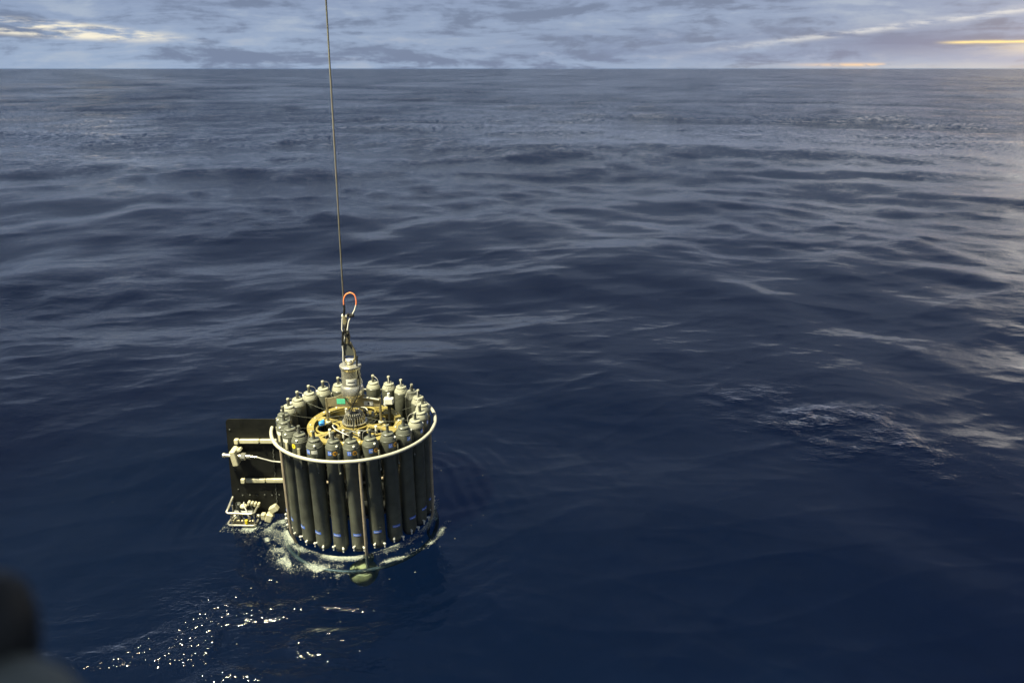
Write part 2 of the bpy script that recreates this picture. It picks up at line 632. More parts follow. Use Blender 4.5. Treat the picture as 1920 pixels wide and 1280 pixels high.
def make_sea():
    # finer towards the middle of the scene, coarser with distance and behind
    t1 = np.tan(np.linspace(R(12), R(89.97), 640))             # even steps of dip angle
    r1 = H * t1
    r2 = np.geomspace(0.9, 26000, 560)
    rr = np.unique(np.concatenate([r1, r2]))
    rr = rr[(rr > 0.8) & (rr < 26000)]
    keep = [rr[0]]
    for r in rr[1:]:
        if r - keep[-1] > 0.004 * keep[-1] * 0.35:
            keep.append(r)
    rr = np.array(keep)
    ang = np.concatenate([np.linspace(-180, -45, 50)[:-1], np.linspace(-45, 45, 860), np.linspace(45, 180, 50)[1:]])
    ang = np.radians(ang)
    nr, na = len(rr), len(ang)
    A, RR = np.meshgrid(ang, rr)
    X = RR * np.sin(A)
    Y = RR * np.cos(A)
    drad = np.gradient(rr)
    dang = np.gradient(ang)
    sp = np.maximum(np.minimum(drad[:, None] * 1.0, 6.0 + RR * 0.03), np.minimum(RR * dang[None, :], 1e9))
    Z = np.zeros_like(X)
    for i in range(0, nr, 24):
        Z[i:i + 24, 49:-49] = wave_height(X[i:i + 24, 49:-49], Y[i:i + 24, 49:-49], sp[i:i + 24, 49:-49])
        for sl in (slice(0, 49), slice(-49, None)):
            Z[i:i + 24, sl] = wave_height(X[i:i + 24, sl], Y[i:i + 24, sl], sp[i:i + 24, sl])
    Z -= H0 * np.exp(-RR / 400.0)
    Z *= np.exp(-RR / 6000.0)
    co = np.stack([X, Y, Z], -1).reshape(-1, 3)
    idx = np.arange(nr * na).reshape(nr, na)
    q = np.stack([idx[:-1, :-1], idx[:-1, 1:], idx[1:, 1:], idx[1:, :-1]], -1).reshape(-1, 4)
    # close the small hole under the camera
    me = bpy.data.meshes.new('sea')
    nv = len(co) + 1
    co = np.vstack([co, [[0, 0, float(Z[0].mean())]]])
    fan = np.stack([np.full(na - 1, nv - 1), idx[0, :-1], idx[0, 1:]], -1)[:, ::-1]
    me.vertices.add(nv)
    me.vertices.foreach_set('co', co.astype(np.float32).ravel())
    nl = q.size + fan.size
    me.loops.add(nl)
    me.loops.foreach_set('vertex_index', np.concatenate([q.ravel(), fan.ravel()]).astype(np.int32))
    nf = len(q) + len(fan)
    me.polygons.add(nf)
    st = np.concatenate([np.arange(len(q)) * 4, q.size + np.arange(len(fan)) * 3])
    me.polygons.foreach_set('loop_start', st.astype(np.int32))
    me.polygons.foreach_set('use_smooth', np.ones(nf, dtype=bool))
    me.update(calc_edges=True)
    fx, fy = co[:, 0], co[:, 1]

    def spot(cx, cy, wx, wy, rot=0.0):
        ca, sa = math.cos(rot), math.sin(rot)
        u = ((fx - cx) * ca + (fy - cy) * sa) / wx
        v = ((fy - cy) * ca - (fx - cx) * sa) / wy
        return np.exp(-u * u - v * v)

    rip = ruffle(fx, fy) * (0.46 + 0.40 * smooth01((1.0 - fx) / 9.0))
    rip += 6.0 * spot(3.75, 8.2, 1.15, 0.62, R(-44)) * (0.25 + 0.75 * vnoise(fx * 4.1, fy * 4.6, 9)) * (0.45 + 0.55 * vnoise(fx * 11.0, fy * 13.0, 19))
    rip += 3.3 * spot(-2.25, 4.55, 1.50, 0.55, R(5)) * (0.35 + 0.65 * smooth01((vnoise(fx * 5.1, fy * 9.1, 14) - 0.20) / 0.6))
    rip += 1.2 * spot(-2.1, 5.2, 0.6, 0.5)
    at_ = me.attributes.new('ripple', 'FLOAT', 'POINT')
    at_.data.foreach_set('value', rip.astype(np.float32))
    me.validate()
    o = bpy.data.objects.new('sea', me)
    C.objects.link(o)
    print('sea', nr, na, nf)
    return o


FACET = 2.5


def water_material():
    m, n, out = new_mat('sea_water')
    pos = n.n('ShaderNodeNewGeometry').outputs['Position']
    sp = n.n('ShaderNodeSeparateXYZ')
    n.put(sp.inputs[0], pos)
    flatp = n.vec(sp.outputs[0], sp.outputs[1], 0.0)
    # ripple relief: crests run across the wind
    mp = n.n('ShaderNodeMapping')
    n.put(mp.inputs[0], flatp)
    mp.inputs['Rotation'].default_value = (0, 0, R(-10))
    mp.inputs['Scale'].default_value = (0.75, 1.25, 1.0)
    rp = mp.outputs[0]
    at = n.n('ShaderNodeAttribute')
    at.attribute_name = 'ripple'
    amp = at.outputs['Fac']
    b1 = n.noise(rp, 2.4, 2, 0.55)        # ~0.4 m
    b2 = n.noise(rp, 9.0, 2, 0.55)        # ~0.1 m
    b3 = n.noise(rp, 30.0, 1, 0.5)        # ~3 cm
    h = n.m('ADD', n.m('MULTIPLY', n.m('MULTIPLY', b1, 0.014), n.m('ADD', 0.25, amp)), n.m('MULTIPLY', n.m('MULTIPLY', b2, 0.0150), amp))
    # (finest ripples)
    h = n.m('ADD', h, n.m('MULTIPLY', n.m('MULTIPLY', b3, 0.0055), amp))
    bump = n.n('ShaderNodeBump')
    bump.inputs['Strength'].default_value = 1.0
    bump.inputs['Distance'].default_value = 1.0
    n.put(bump.inputs['Height'], h)
    # far off the ripples are finer than the eye resolves: each point still has its own facet
    dist = n.m('SQRT', n.m('ADD', n.m('POWER', sp.outputs[0], 2.0), n.m('POWER', sp.outputs[1], 2.0)))
    nz = n.n('ShaderNodeTexNoise')
    n.put(nz.inputs['Vector'], rp)
    nz.inputs['Scale'].default_value = 6.0
    nz.inputs['Detail'].default_value = 1.0
    cs = n.n('ShaderNodeSeparateXYZ')
    n.put(cs.inputs[0], nz.outputs['Color'])
    k = n.m('MULTIPLY', n.step(dist, 18.0, 90.0), n.m('ADD', 0.35, n.m('MULTIPLY', amp, 0.55)))
    tilt = n.vec(n.m('MULTIPLY', n.m('SUBTRACT', cs.outputs[0], 0.5), n.m('MULTIPLY', k, FACET)),
                 n.m('MULTIPLY', n.m('SUBTRACT', cs.outputs[1], 0.5), n.m('MULTIPLY', k, FACET)), 0.0)
    addv = n.n('ShaderNodeVectorMath', operation='ADD')
    n.put(addv.inputs[0], bump.outputs[0])
    n.put(addv.inputs[1], tilt)
    nrm = n.n('ShaderNodeVectorMath', operation='NORMALIZE')
    n.put(nrm.inputs[0], addv.outputs[0])
    nor = nrm.outputs[0]
    fr = n.n('ShaderNodeFresnel')
    fr.inputs['IOR'].default_value = 1.335
    n.put(fr.inputs['Normal'], nor)
    gl = n.n('ShaderNodeBsdfGlossy')
    gl.inputs['Color'].default_value = (1, 1, 1, 1)
    gl.inputs['Roughness'].default_value = 0.065
    n.put(gl.inputs['Normal'], nor)
    df = n.n('ShaderNodeBsdfDiffuse')       # a trace of fine bubbles near the surface
    df.inputs['Color'].default_value = (0.010, 0.030, 0.060, 1)
    tr = n.n('ShaderNodeBsdfTransparent')   # clear water: the blue comes back from the depth
    tr.inputs['Color'].default_value = (0.60, 0.76, 0.88, 1)
    body = n.n('ShaderNodeMixShader')
    body.inputs[0].default_value = 0.94
    n.t.links.new(df.outputs[0], body.inputs[1])
    n.t.links.new(tr.outputs[0], body.inputs[2])
    fin = n.n('ShaderNodeMixShader')
    n.put(fin.inputs[0], fr.outputs[0])
    n.t.links.new(body.outputs[0], fin.inputs[1])
    n.t.links.new(gl.outputs[0], fin.inputs[2])
    n.t.links.new(fin.outputs[0], out.inputs[0])
    return m


sea = make_sea()
sea.data.materials.append(water_material())
tag(sea, 'dark blue rippled open sea', None, None, 'structure')
deep = MB()
deep.add([(-30000, -30000, -30), (30000, -30000, -30), (30000, 30000, -30), (-30000, 30000, -30)], [(0, 1, 2, 3)])
deep = deep.build('deep_water', pbr('deep_water_blue', (0.052, 0.116, 0.245), 0.95, 0, 0.05, 0.3, spec=0.0), None, 0)
tag(deep, 'dark blue depth below the sea surface', None, None, 'structure')

# ------------------------------------------------------------------ the rosette water sampler
ros = empty('water_sampling_rosette', (RX, RY, 0.0))
tag(ros, 'round carousel of grey sample bottles hanging half lowered into the sea', 'water sampler')
G = RING


def circle(r, z, n=72):
    return [(r * math.cos(2 * math.pi * k / n), r * math.sin(2 * math.pi * k / n), z) for k in range(n)]


def polar(r, th, z=0.0):
    """th in degrees, 0 towards the camera side (-y), + to the right"""
    return Vector((r * math.sin(R(th)), -r * math.cos(R(th)), z))


guard = MB().tube(circle(0.75, G), 0.0158, 12, True).build('guard_ring', 'frame', ros)
lower = MB().tube(circle(0.73, -0.14), 0.0185, 12, True).build('lower_ring', 'stem', ros)
for k in range(6):
    th = 14 + 60 * k
    pts = [polar(0.752, th, G - 0.012), polar(0.752, th, 0.5), polar(0.752, th, 0.22), polar(0.745, th, 0.13), polar(0.725, th, 0.05), polar(0.70, th, -0.03), polar(0.69, th, -0.10), polar(0.70, th, -0.14)]
    MB().tube(pts, 0.0135, 10).build('frame_post', 'post', ros)
for zz in (0.262, 0.62):
    MB().tube(circle(0.50, zz, 48), 0.013, 8, True).build('inner_ring', 'post', ros)

# bottles -------------------------------------------------------------------
BR = 0.0695
BZ0, BZ1 = 0.075, G + 0.088
proto = {}


def bottle_parts():
    b = MB().lathe([(BR - 0.004, BZ0), (BR, BZ0 + 0.005), (BR, G - 0.10), (BR + 0.0025, G - 0.096), (BR + 0.0025, BZ1 - 0.004), (BR - 0.001, BZ1)], 28)
    # seam and vent pip on the tube
    b.cyl(polar(BR - 0.004, 8, 0.26), polar(BR + 0.006, 8, 0.26), 0.004, 8)
    proto['body'] = b
    proto['cap'] = MB().lathe([(BR - 0.012, BZ1 - 0.004), (BR - 0.0015, BZ1 + 0.001), (BR - 0.002, BZ1 + 0.008), (0.054, BZ1 + 0.034), (0.047, BZ1 + 0.036), (0.047, BZ1 + 0.040), (0.0505, BZ1 + 0.042), (0.0505, BZ1 + 0.052), (0.046, BZ1 + 0.056)], 28)
    s = MB().lathe([(0.0145, BZ1 + 0.054), (0.0135, BZ1 + 0.060), (0.0130, BZ1 + 0.116)], 14)
    s.lathe([(0.0140, BZ1 + 0.114), (0.0148, BZ1 + 0.118), (0.0148, BZ1 + 0.127), (0.012, BZ1 + 0.131)], 14, None, 1)
    proto['stem'] = s
    proto['foot'] = MB().lathe([(0.040, BZ0 - 0.045), (0.052, BZ0 - 0.04), (0.060, BZ0 - 0.012), (0.062, BZ0 + 0.002)], 24)
    kn = MB()
    kn.ball(polar(BR - 0.006, 34, BZ1 + 0.016), 0.0115, 10)
    kn.cyl(polar(BR - 0.022, 34, BZ1 + 0.012), polar(BR - 0.004, 34, BZ1 + 0.016), 0.006, 8)
    proto['knob'] = kn
    for a, dz in ((-36, 0.0), (26, -0.012)):
        sp = MB()
        sp.cyl(polar(BR - 0.01, a, 0.100 + dz), polar(BR + 0.022, a, 0.098 + dz), 0.0075, 8)
        sp.ball(polar(BR + 0.020, a, 0.098 + dz), 0.0115, 8)
        sp.cyl(polar(BR + 0.016, a, 0.098 + dz), polar(BR + 0.018, a, 0.064 + dz), 0.0065, 8)
        proto['spigot%d' % (a > 0)] = sp
    lb = MB().patch(BR, R(-42), R(18), 0.205, 0.229, 8)
    lb.patch(BR + 0.0013, R(-36), R(8), 0.2135, 0.2175, 8, 0.0004, 1)
    proto['band'] = lb
    br = MB()
    w = 0.010
    T = Matrix.Rotation(R(46), 4, 'Z')
    br.box(polar(BR + 0.010, 46, G - 0.055), (0.020, 0.007, 0.19), T, 0.002)
    br.ball(polar(BR + 0.013, 46, G - 0.150), 0.011, 8, (1, 1, 1.3))
    proto['bracket'] = br
    ln = MB()
    p0 = Vector((0.0, 0.004, BZ1 + 0.125))
    pts = []
    for i in range(11):
        t = i / 10
        pts.append(p0.lerp(Vector((-0.055, 0.030, BZ1 + 0.030)), t) + Vector((-0.022 * math.sin(math.pi * t), 0.014 * math.sin(math.pi * t), 0.018 * math.sin(math.pi * t))))
    ln.tube(pts, 0.0016, 5)
    proto['lanyard'] = ln
    for i, zz in enumerate((0.34, 0.80)):
        proto['mount%d' % i] = MB().box((0, BR + 0.020, zz), (0.05, 0.05, 0.035), None, 0.004)


bottle_parts()
first = {}


def piece(key, name, mats, parent, variant=''):
    """the first use builds the mesh, later ones share it"""
    kk = (key, variant)
    if kk not in first:
        first[kk] = proto[key].build(name, mats, parent)
        return first[kk]
    return share(first[kk], parent)


NB = 24
for k in range(NB):
    th = 9.5 + 15 * k
    number = (17 - k - 1) % 24 + 1          # 17 faces the camera, falling to the right
    b = piece('body', 'sample_bottle', 'pvc', ros)
    b.location = polar(0.632, th, 0)
    b.rotation_euler = (R(random.uniform(-0.5, 0.5)), R(random.uniform(-0.5, 0.5)), R(th + random.uniform(-4, 4)))
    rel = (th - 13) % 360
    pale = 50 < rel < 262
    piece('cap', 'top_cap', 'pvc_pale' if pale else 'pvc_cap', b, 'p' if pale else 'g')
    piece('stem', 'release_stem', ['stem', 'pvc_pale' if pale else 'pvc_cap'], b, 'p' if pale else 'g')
    piece('foot', 'bottom_cap', 'stem', b)
    kn = piece('knob', 'vent_knob', 'white_plastic', b)
    kn.rotation_euler.z = R(random.uniform(-14, 10))
    piece('spigot0', 'drain_spigot', 'white_plastic', b)
    piece('spigot1', 'drain_spigot', 'white_plastic', b)
    if rel < 100 or rel > 250:
        piece('band', 'maker_label', ['blue', 'ink_white'], b)
    piece('bracket', 'trigger_bracket', 'pvc_cap', b)
    ln = piece('lanyard', 'lanyard', 'wire_white', b)
    ln.rotation_euler.z = R(random.uniform(-40, 40))
    piece('mount0', 'mount_block', 'black', b)
    piece('mount1', 'mount_block', 'black', b)
    # numbered blue sticker
    if number not in (20, 21, 22):
        lb = MB().patch(BR + 0.0025, R(-27), R(-1), G + 0.030, G + 0.066, 5)
        v, f = text_flat(str(number), 0.030)
        rr = BR + 0.0043
        lb.add([(rr * math.sin(R(-12) + x / rr), -rr * math.cos(R(-12) + x / rr), G + 0.048 + y) for x, y, z in v], f, 1)
        lb.build('number_label', ['blue', 'ink_white'], b)
    if number in (11, 12, 13, 15, 16, 17, 18, 3, 4):
        MB().disc_patch(BR + 0.0025, R(24), G + 0.046, 0.0205).disc_patch(BR + 0.0042, R(24), G + 0.046, 0.009, 10, 0.0005, 1).build('round_sticker', ['orange_sticker', 'ink'], b)
    if number == 20:
        MB().disc_patch(BR + 0.0025, R(0), G + 0.050, 0.0225).disc_patch(BR + 0.0042, R(0), G + 0.050, 0.006, 10, 0.0005, 1).build('round_sticker', ['yellow_sticker', 'ink'], b)
    if number in (19, 21, 22):
        MB().patch(BR + 0.0025, R(10), R(50), G + 0.034, G + 0.064, 5).build('white_label', 'paper', b)
    if number in (15, 16, 20, 21, 22, 23):
        T = Matrix.Rotation(R(40), 4, 'Z')
        MB().box(polar(BR + 0.014, 40, G + 0.008), (0.022, 0.006, 0.07), T, 0.002).build('cream_tag', 'cream', b)

# yellow top plate: rim, spokes and hub --------------------------------------
PZ = G - 0.005
MB().annulus(0.375, 0.435, PZ - 0.018, PZ, 80).annulus(0.372, 0.388, PZ - 0.085, PZ - 0.0185, 80).build('top_plate_rim', 'yellow', ros)
for k in range(6):
    a = 43 + 60 * k
    T = Matrix.Rotation(R(a), 4, 'Z')
    w0, w1 = 0.030, 0.046
    v = [T @ Vector(p) for p in ((0.12, -w0, PZ - 0.016), (0.24, -0.020, PZ - 0.016), (0.385, -w1, PZ - 0.016), (0.385, w1, PZ - 0.016), (0.24, 0.020, PZ - 0.016), (0.12, w0, PZ - 0.016),
                                  (0.12, -w0, PZ - 0.003), (0.24, -0.020, PZ - 0.003), (0.385, -w1, PZ - 0.003), (0.385, w1, PZ - 0.003), (0.24, 0.020, PZ - 0.003), (0.12, w0, PZ - 0.003))]
    MB().add(v, [(5, 4, 1, 0), (4, 3, 2, 1), (6, 7, 10, 11), (7, 8, 9, 10)] + [(i, (i + 1) % 6, 6 + (i + 1) % 6, 6 + i) for i in range(6)]).build('plate_spoke', 'yellow', ros, 0)
MB().annulus(0.055, 0.135, PZ - 0.022, PZ - 0.0005, 40).build('plate_hub', 'yellow', ros)
for k, (aa, rr_) in enumerate(((80, 0.27), (200, 0.25), (335, 0.26))):       # reinforcing loops between spokes
    c0 = Vector((rr_ * math.cos(R(aa)), rr_ * math.sin(R(aa)), PZ - 0.012))
    MB().tube([c0 + Vector((0.10 * math.cos(2 * math.pi * i / 28), 0.10 * math.sin(2 * math.pi * i / 28), 0)) for i in range(28)], 0.010, 8, True).build('plate_loop', 'yellow', ros)
for k in range(18):
    a = R(20 * k + 7)
    MB().cyl((0.405 * math.cos(a), 0.405 * math.sin(a), PZ), (0.405 * math.cos(a), 0.405 * math.sin(a), PZ + 0.010), 0.0085, 8, bev=0.002).build('rim_bolt', 'white_plastic', ros)

# latch carousel in the middle
car = MB().lathe([(0.085, PZ), (0.112, PZ + 0.001), (0.115, PZ + 0.008), (0.112, PZ + 0.018), (0.088, PZ + 0.020), (0.084, PZ + 0.075), (0.070, PZ + 0.086), (0.03, PZ + 0.09)], 36).build('latch_carousel', 'black', ros)
MB().annulus(0.100, 0.117, PZ + 0.0185, PZ + 0.026, 40).build('latch_base_ring', 'steel', car)
for k in range(24):
    a = 2 * math.pi * k / 24
    c_, s_ = math.cos(a), math.sin(a)
    lt = MB().cyl((0.094 * c_, 0.094 * s_, PZ + 0.022), (0.090 * c_, 0.090 * s_, PZ + 0.080), 0.0052, 6)
    lt.tube([(0.086 * c_, 0.086 * s_, PZ + 0.078), (0.080 * c_, 0.080 * s_, PZ + 0.104), (0.062 * c_, 0.062 * s_, PZ + 0.112), (0.046 * c_, 0.046 * s_, PZ + 0.098)], 0.0036, 6)
    lt.build('latch_pin', 'steel', car)

# things inside the cage: pressure cases and pump tubes on a middle deck
MB().annulus(0.10, 0.50, 0.28, 0.30, 48).build('middle_deck', 'black', ros)
for (x, y, r_, z1, mat_) in ((0.20, 0.12, 0.055, 0.86, 'black'), (-0.18, 0.17, 0.06, 0.80, 'steel_plate'), (0.10, -0.22, 0.045, 0.74, 'black'), (-0.22, -0.12, 0.05, 0.84, 'black'), (0.27, -0.05, 0.02, 0.90, 'steel'), (0.30, 0.06, 0.012, 0.93, 'white_plastic')):
    MB().lathe([(r_ - 0.006, 0.30), (r_, 0.306), (r_, z1 - 0.05), (r_ * 1.08, z1 - 0.045), (r_ * 1.08, z1 - 0.006), (r_ * 0.9, z1)], 20, Matrix.Translation((x, y, 0))).build('pressure_case', mat_, ros)
MB().cyl((0, 0, 0.3005), (0, 0, PZ - 0.003), 0.05, 18).build('centre_column', 'black', ros)
MB().tube([(-0.32, 0.05, PZ + 0.002), (-0.30, 0.08, PZ - 0.10), (-0.26, 0.14, PZ - 0.3)], 0.012, 8).build('pump_hose', 'black', ros)
bc = MB().box((-0.295, -0.055, PZ + 0.022), (0.05, 0.035, 0.035), Matrix.Rotation(0.5, 4, 'Z'), 0.006)
bc.cyl((-0.315, -0.06, PZ + 0.03), (-0.27, -0.05, PZ + 0.055), 0.011, 8)
bc.build('blue_clip', 'blue_clip', ros)
for (x, y, h_) in ((-0.12, 0.20, 0.045), (0.20, 0.24, 0.03), (0.235, -0.20, 0.06), (-0.05, -0.26, 0.05), (0.10, -0.30, 0.045), (-0.28, 0.16, 0.03), (0.14, 0.16, 0.03), (-0.175, -0.245, 0.05)):
    fb = MB().cyl((x, y, PZ - 0.02), (x, y, PZ + h_), 0.012, 10, bev=0.003)
    fb.ball((x, y, PZ + h_ + 0.004), 0.014, 10, (1, 1, 0.7))
    fb.build('white_fitting', 'white_plastic', ros)

for k in range(9):                                   # tubing and leads crossing the top plate
    a0, a1 = random.uniform(0, 6.28), random.uniform(0.5, 1.6)
    r0, r1 = random.uniform(0.14, 0.22), random.uniform(0.30, 0.37)
    pts = []
    for i in range(9):
        t = i / 8
        a = a0 + a1 * t
        rr = r0 + (r1 - r0) * t
        pts.append((rr * math.cos(a), rr * math.sin(a), PZ + 0.006 + 0.035 * math.sin(math.pi * t) - 0.05 * (t > 0.95)))
    MB().tube(pts, random.uniform(0.004, 0.0075), 6).build('pump_tubing', random.choice(['black', 'rubber', 'stem', 'wire_white']), ros)
for k in range(24):                                   # trigger lines from the latches out to the bottles
    if k % 2:
        continue
    a = R(9.5 + 15 * k - 90 + random.uniform(-3, 3))
    p0, p1 = Vector((0.088 * math.cos(a), 0.088 * math.sin(a), PZ + 0.09)), Vector((0.585 * math.cos(a), 0.585 * math.sin(a), G + 0.135))
    pts = [p0.lerp(p1, i / 6) - Vector((0, 0, 0.035 * math.sin(math.pi * i / 6))) for i in range(7)]
    MB().tube(pts, 0.0014, 5).build('trigger_line', 'pvc_cap', ros)

# lifting bail: two uprights and a gusset plate under the steel swivel
bail = MB()
gz = G + 0.245
poly = [(-0.245, G + 0.165), (0.245, G + 0.165), (0.245, G + 0.235), (0.16, G + 0.255), (0.085, G + 0.300), (-0.085, G + 0.300), (-0.16, G + 0.262), (-0.245, G + 0.245)]
bail.prism(poly, -0.008, 0.008)
bail = bail.build('bail_plate', 'steel_plate', ros, 0)
MB().prism([(-0.150, G + 0.195), (-0.072, G + 0.195), (-0.072, G + 0.245), (-0.150, G + 0.245)], -0.0105, -0.0085).build('green_label', 'green_sticker', bail, 0)
pl = MB().prism([(0.10, G + 0.178), (0.185, G + 0.178), (0.185, G + 0.222), (0.10, G + 0.222)], -0.0105, -0.0085)
pl.prism([(0.135, G + 0.19), (0.152, G + 0.19), (0.152, G + 0.21), (0.135, G + 0.21)], -0.0112, -0.0106, 1)
pl.build('white_label', ['paper', 'ink'], bail, 0)
for sx in (-1, 1):
    MB().cyl((0.247 * sx, 0, PZ - 0.02), (0.247 * sx, 0, G + 0.25), 0.0125, 12).build('bail_upright', 'steel_plate', ros)
    MB().cyl((0.247 * sx, 0, PZ + 0.001), (0.247 * sx, 0, PZ + 0.022), 0.026, 12, bev=0.004).build('upright_nut', 'cream', ros)
MB().cyl((0.10, -0.018, G + 0.268), (0.245, -0.018, G + 0.240), 0.009, 10).build('bail_rod', 'frame', ros)
jb = MB().box((0.325, 0.03, G + 0.21), (0.085, 0.06, 0.065), None, 0.008)
jb.cyl((0.325, 0.03, G + 0.24), (0.325, 0.03, G + 0.285), 0.013, 10).box((0.29, 0.03, G + 0.175), (0.03, 0.05, 0.03), None, 0.004)
jb.build('junction_block', 'white_plastic', ros)
MB().cyl((0.325, 0.03, PZ - 0.05), (0.325, 0.03, G + 0.178), 0.016, 10).build('sensor_stalk', 'black', ros)
# steel swivel body
sw = MB().lathe([(0.030, G + 0.215), (0.052, G + 0.225), (0.060, G + 0.262), (0.098, G + 0.292), (0.102, G + 0.302), (0.102, G + 0.372), (0.098, G + 0.380), (0.088, G + 0.392), (0.087, G + 0.54), (0.094, G + 0.556), (0.098, G + 0.562), (0.098, G + 0.580), (0.092, G + 0.586)], 40).build('lifting_swivel', 'steel', ros)
MB().patch(0.0875, R(-20), R(42), G + 0.415, G + 0.470, 8, 0.002).patch(0.0896, R(-10), R(32), G + 0.436, G + 0.446, 8, 0.0006, 1).build('swivel_label', ['paper', 'ink'], sw)
ey = MB().ball((-0.005, 0, G + 0.612), 0.032, 14, (1, 1, 0.9))
ey.cyl((-0.045, 0, G + 0.628), (0.035, 0, G + 0.628), 0.016, 12, bev=0.003)
ey.build('swivel_eye', 'steel', sw)
MB().tube([(0.068, -0.045, G + 0.50), (0.070, -0.047, G + 0.585), (0.072, -0.04, G + 0.655), (0.078, -0.036, G + 0.680)], 0.0085, 8).build('connector_plug', 'black', sw)
MB().tube([(0.075, -0.040, G + 0.50), (0.090, -0.070, G + 0.40), (0.060, -0.105, G + 0.30), (0.015, -0.09, G + 0.22), (-0.005, -0.10, G + 0.12), (0.02, -0.13, G + 0.06), (0.015, -0.16, G + 0.0)], 0.0055, 8).build('signal_lead', 'rubber', ros)

# steering fin on the left ---------------------------------------------------
FY = -0.10
fz0, fz1 = 0.06, G + 0.085
rc = 0.035
out = [(-1.215, fz0), (-0.66, fz0), (-0.66, fz1), (-1.165 + rc, fz1), (-1.165 + rc * 0.3, fz1 - rc * 0.3), (-1.165, fz1 - rc)]
fin = MB().prism(out, FY - 0.006, FY + 0.006).build('steering_fin', 'fin', ros, 0)
for zc, x0 in ((G - 0.13, -1.10), (G - 0.545, -1.09)):
    bt = MB()
    xs = [x0, x0 + 0.045, x0 + 0.235, -0.63]
    for i in range(3):
        bt.box(((xs[i] + xs[i + 1]) / 2, FY - 0.024 - 0.004 * (i == 0), zc), (xs[i + 1] - xs[i] - 0.005, 0.030 + 0.008 * (i == 0), 0.039 + 0.008 * (i == 0)), None, 0.004)
    bt.build('fin_batten', 'cream', fin)
    for i in (1, 2):
        MB().cyl((xs[i], FY - 0.04, zc - 0.012), (xs[i], FY - 0.052, zc - 0.012), 0.009, 8).build('batten_bolt', 'black', fin)
ch = MB()
for i in range(46):                                  # wet lashing down the inner edge
    z = G - 0.22 - i * 0.0135
    ch.ball((-0.755 + 0.004 * math.sin(i * 1.7) - 0.0006 * i, FY - 0.012, z), 0.0062, 6, (0.8, 0.8, 1.2))
ch.build('lashing', 'stem', fin)
# clamp and sensor at the outer edge
sx0, sz0 = -1.105, G - 0.262
sb = MB().box((sx0 + 0.02, FY - 0.075, sz0 + 0.005), (0.052, 0.13, 0.15), Matrix.Rotation(R(-8), 4, 'Y'), 0.006)
sb.box((sx0 + 0.045, FY - 0.055, sz0 + 0.058), (0.06, 0.06, 0.028), Matrix.Rotation(R(-25), 4, 'Y'), 0.005)
sb = sb.build('sensor_clamp', 'cream', fin)
ss = MB().cyl((sx0 - 0.075, FY - 0.085, sz0 + 0.016), (sx0 + 0.16, FY - 0.085, sz0 + 0.002), 0.019, 14, bev=0.003)
ss.cyl((sx0 - 0.095, FY - 0.085, sz0 + 0.017), (sx0 - 0.072, FY - 0.085, sz0 + 0.016), 0.025, 14, bev=0.003)
ss.cyl((sx0 + 0.07, FY - 0.085, sz0 + 0.008), (sx0 + 0.115, FY - 0.085, sz0 + 0.005), 0.034, 6, bev=0.003)
ss.cyl((sx0 + 0.16, FY - 0.085, sz0 + 0.002), (sx0 + 0.215, FY - 0.085, sz0 - 0.002), 0.011, 10)
ss.build('sensor_rod', 'steel', fin)
MB().tube([(sx0 + 0.215, FY - 0.085, sz0 - 0.002), (sx0 + 0.27, FY - 0.07, sz0 - 0.03), (sx0 + 0.33, FY - 0.03, sz0 - 0.075), (sx0 + 0.40, FY - 0.018, sz0 - 0.09), (sx0 + 0.44, FY - 0.018, sz0 - 0.092)], 0.0065, 8).build('sensor_lead', 'wire_white', fin)

# instrument cradle at the foot of the fin
cr = MB()
cx0, cx1 = -1.215, -0.955
fy0, fy1 = FY - 0.16, FY - 0.012
for zz in (0.175, 0.045):
    up = 0.075 if zz > 0.1 else 0.0
    cr.tube([(cx0 + 0.02, fy1, zz + up), (cx0 + 0.005, fy0 + 0.02, zz + 0.012), (cx0, fy0, zz), (cx0 + 0.018, fy0 - 0.012, zz - 0.004), (cx1 - 0.02, fy0 - 0.012, zz - 0.012), (cx1, fy0, zz - 0.010), (cx1, fy1, zz)], 0.0105, 8)
for x, y in ((cx0 + 0.045, fy0 - 0.01), (cx1 - 0.008, fy0), (cx0 + 0.01, fy1 - 0.02)):
    cr.cyl((x, y, -0.06), (x, y, 0.17), 0.007, 8)
cr = cr.build('instrument_cradle', 'steel', ros)
iv = MB()
iv.cyl((-1.17, FY - 0.085, 0.125), (-0.99, FY - 0.085, 0.120), 0.026, 14, bev=0.005)
iv.build('instrument_housing', 'stem', cr)
MB().cyl((-1.19, FY - 0.12, 0.045), (-0.98, FY - 0.12, 0.042), 0.024, 12, bev=0.004).build('instrument_housing', 'steel_plate', cr)
MB().box((-1.135, FY - 0.06, 0.185), (0.045, 0.05, 0.05), Matrix.Rotation(0.3, 4, 'Z'), 0.006).build('connector_block', 'stem', cr)
for i in range(4):
    MB().box((-1.035 + i * 0.030, FY - 0.05, 0.205 - 0.006 * i), (0.021, 0.042, 0.040), Matrix.Rotation(0.25, 4, 'Y'), 0.004).build('cream_terminal', 'cream', cr)
MB().ball((-1.082, FY - 0.07, 0.180), 0.032, 12, (1.1, 1, 0.8)).build('cream_float', 'cream', cr)
MB().box((-1.035, FY - 0.165, 0.075), (0.026, 0.03, 0.045), None, 0.004).build('yellow_tag', 'yellow_sticker', cr)
for i in range(9):
    x = -1.19 + 0.026 * i + random.uniform(-0.006, 0.006)
    z = 0.085 + random.uniform(-0.03, 0.03)
    MB().cyl((x, FY - 0.13 + random.uniform(-0.03, 0.03), z - 0.02), (x + random.uniform(-0.02, 0.02), FY - 0.13, z + 0.025), random.uniform(0.006, 0.011), 8, bev=0.002).build('cradle_fitting', random.choice(['cream', 'steel', 'stem', 'white_plastic']), cr)
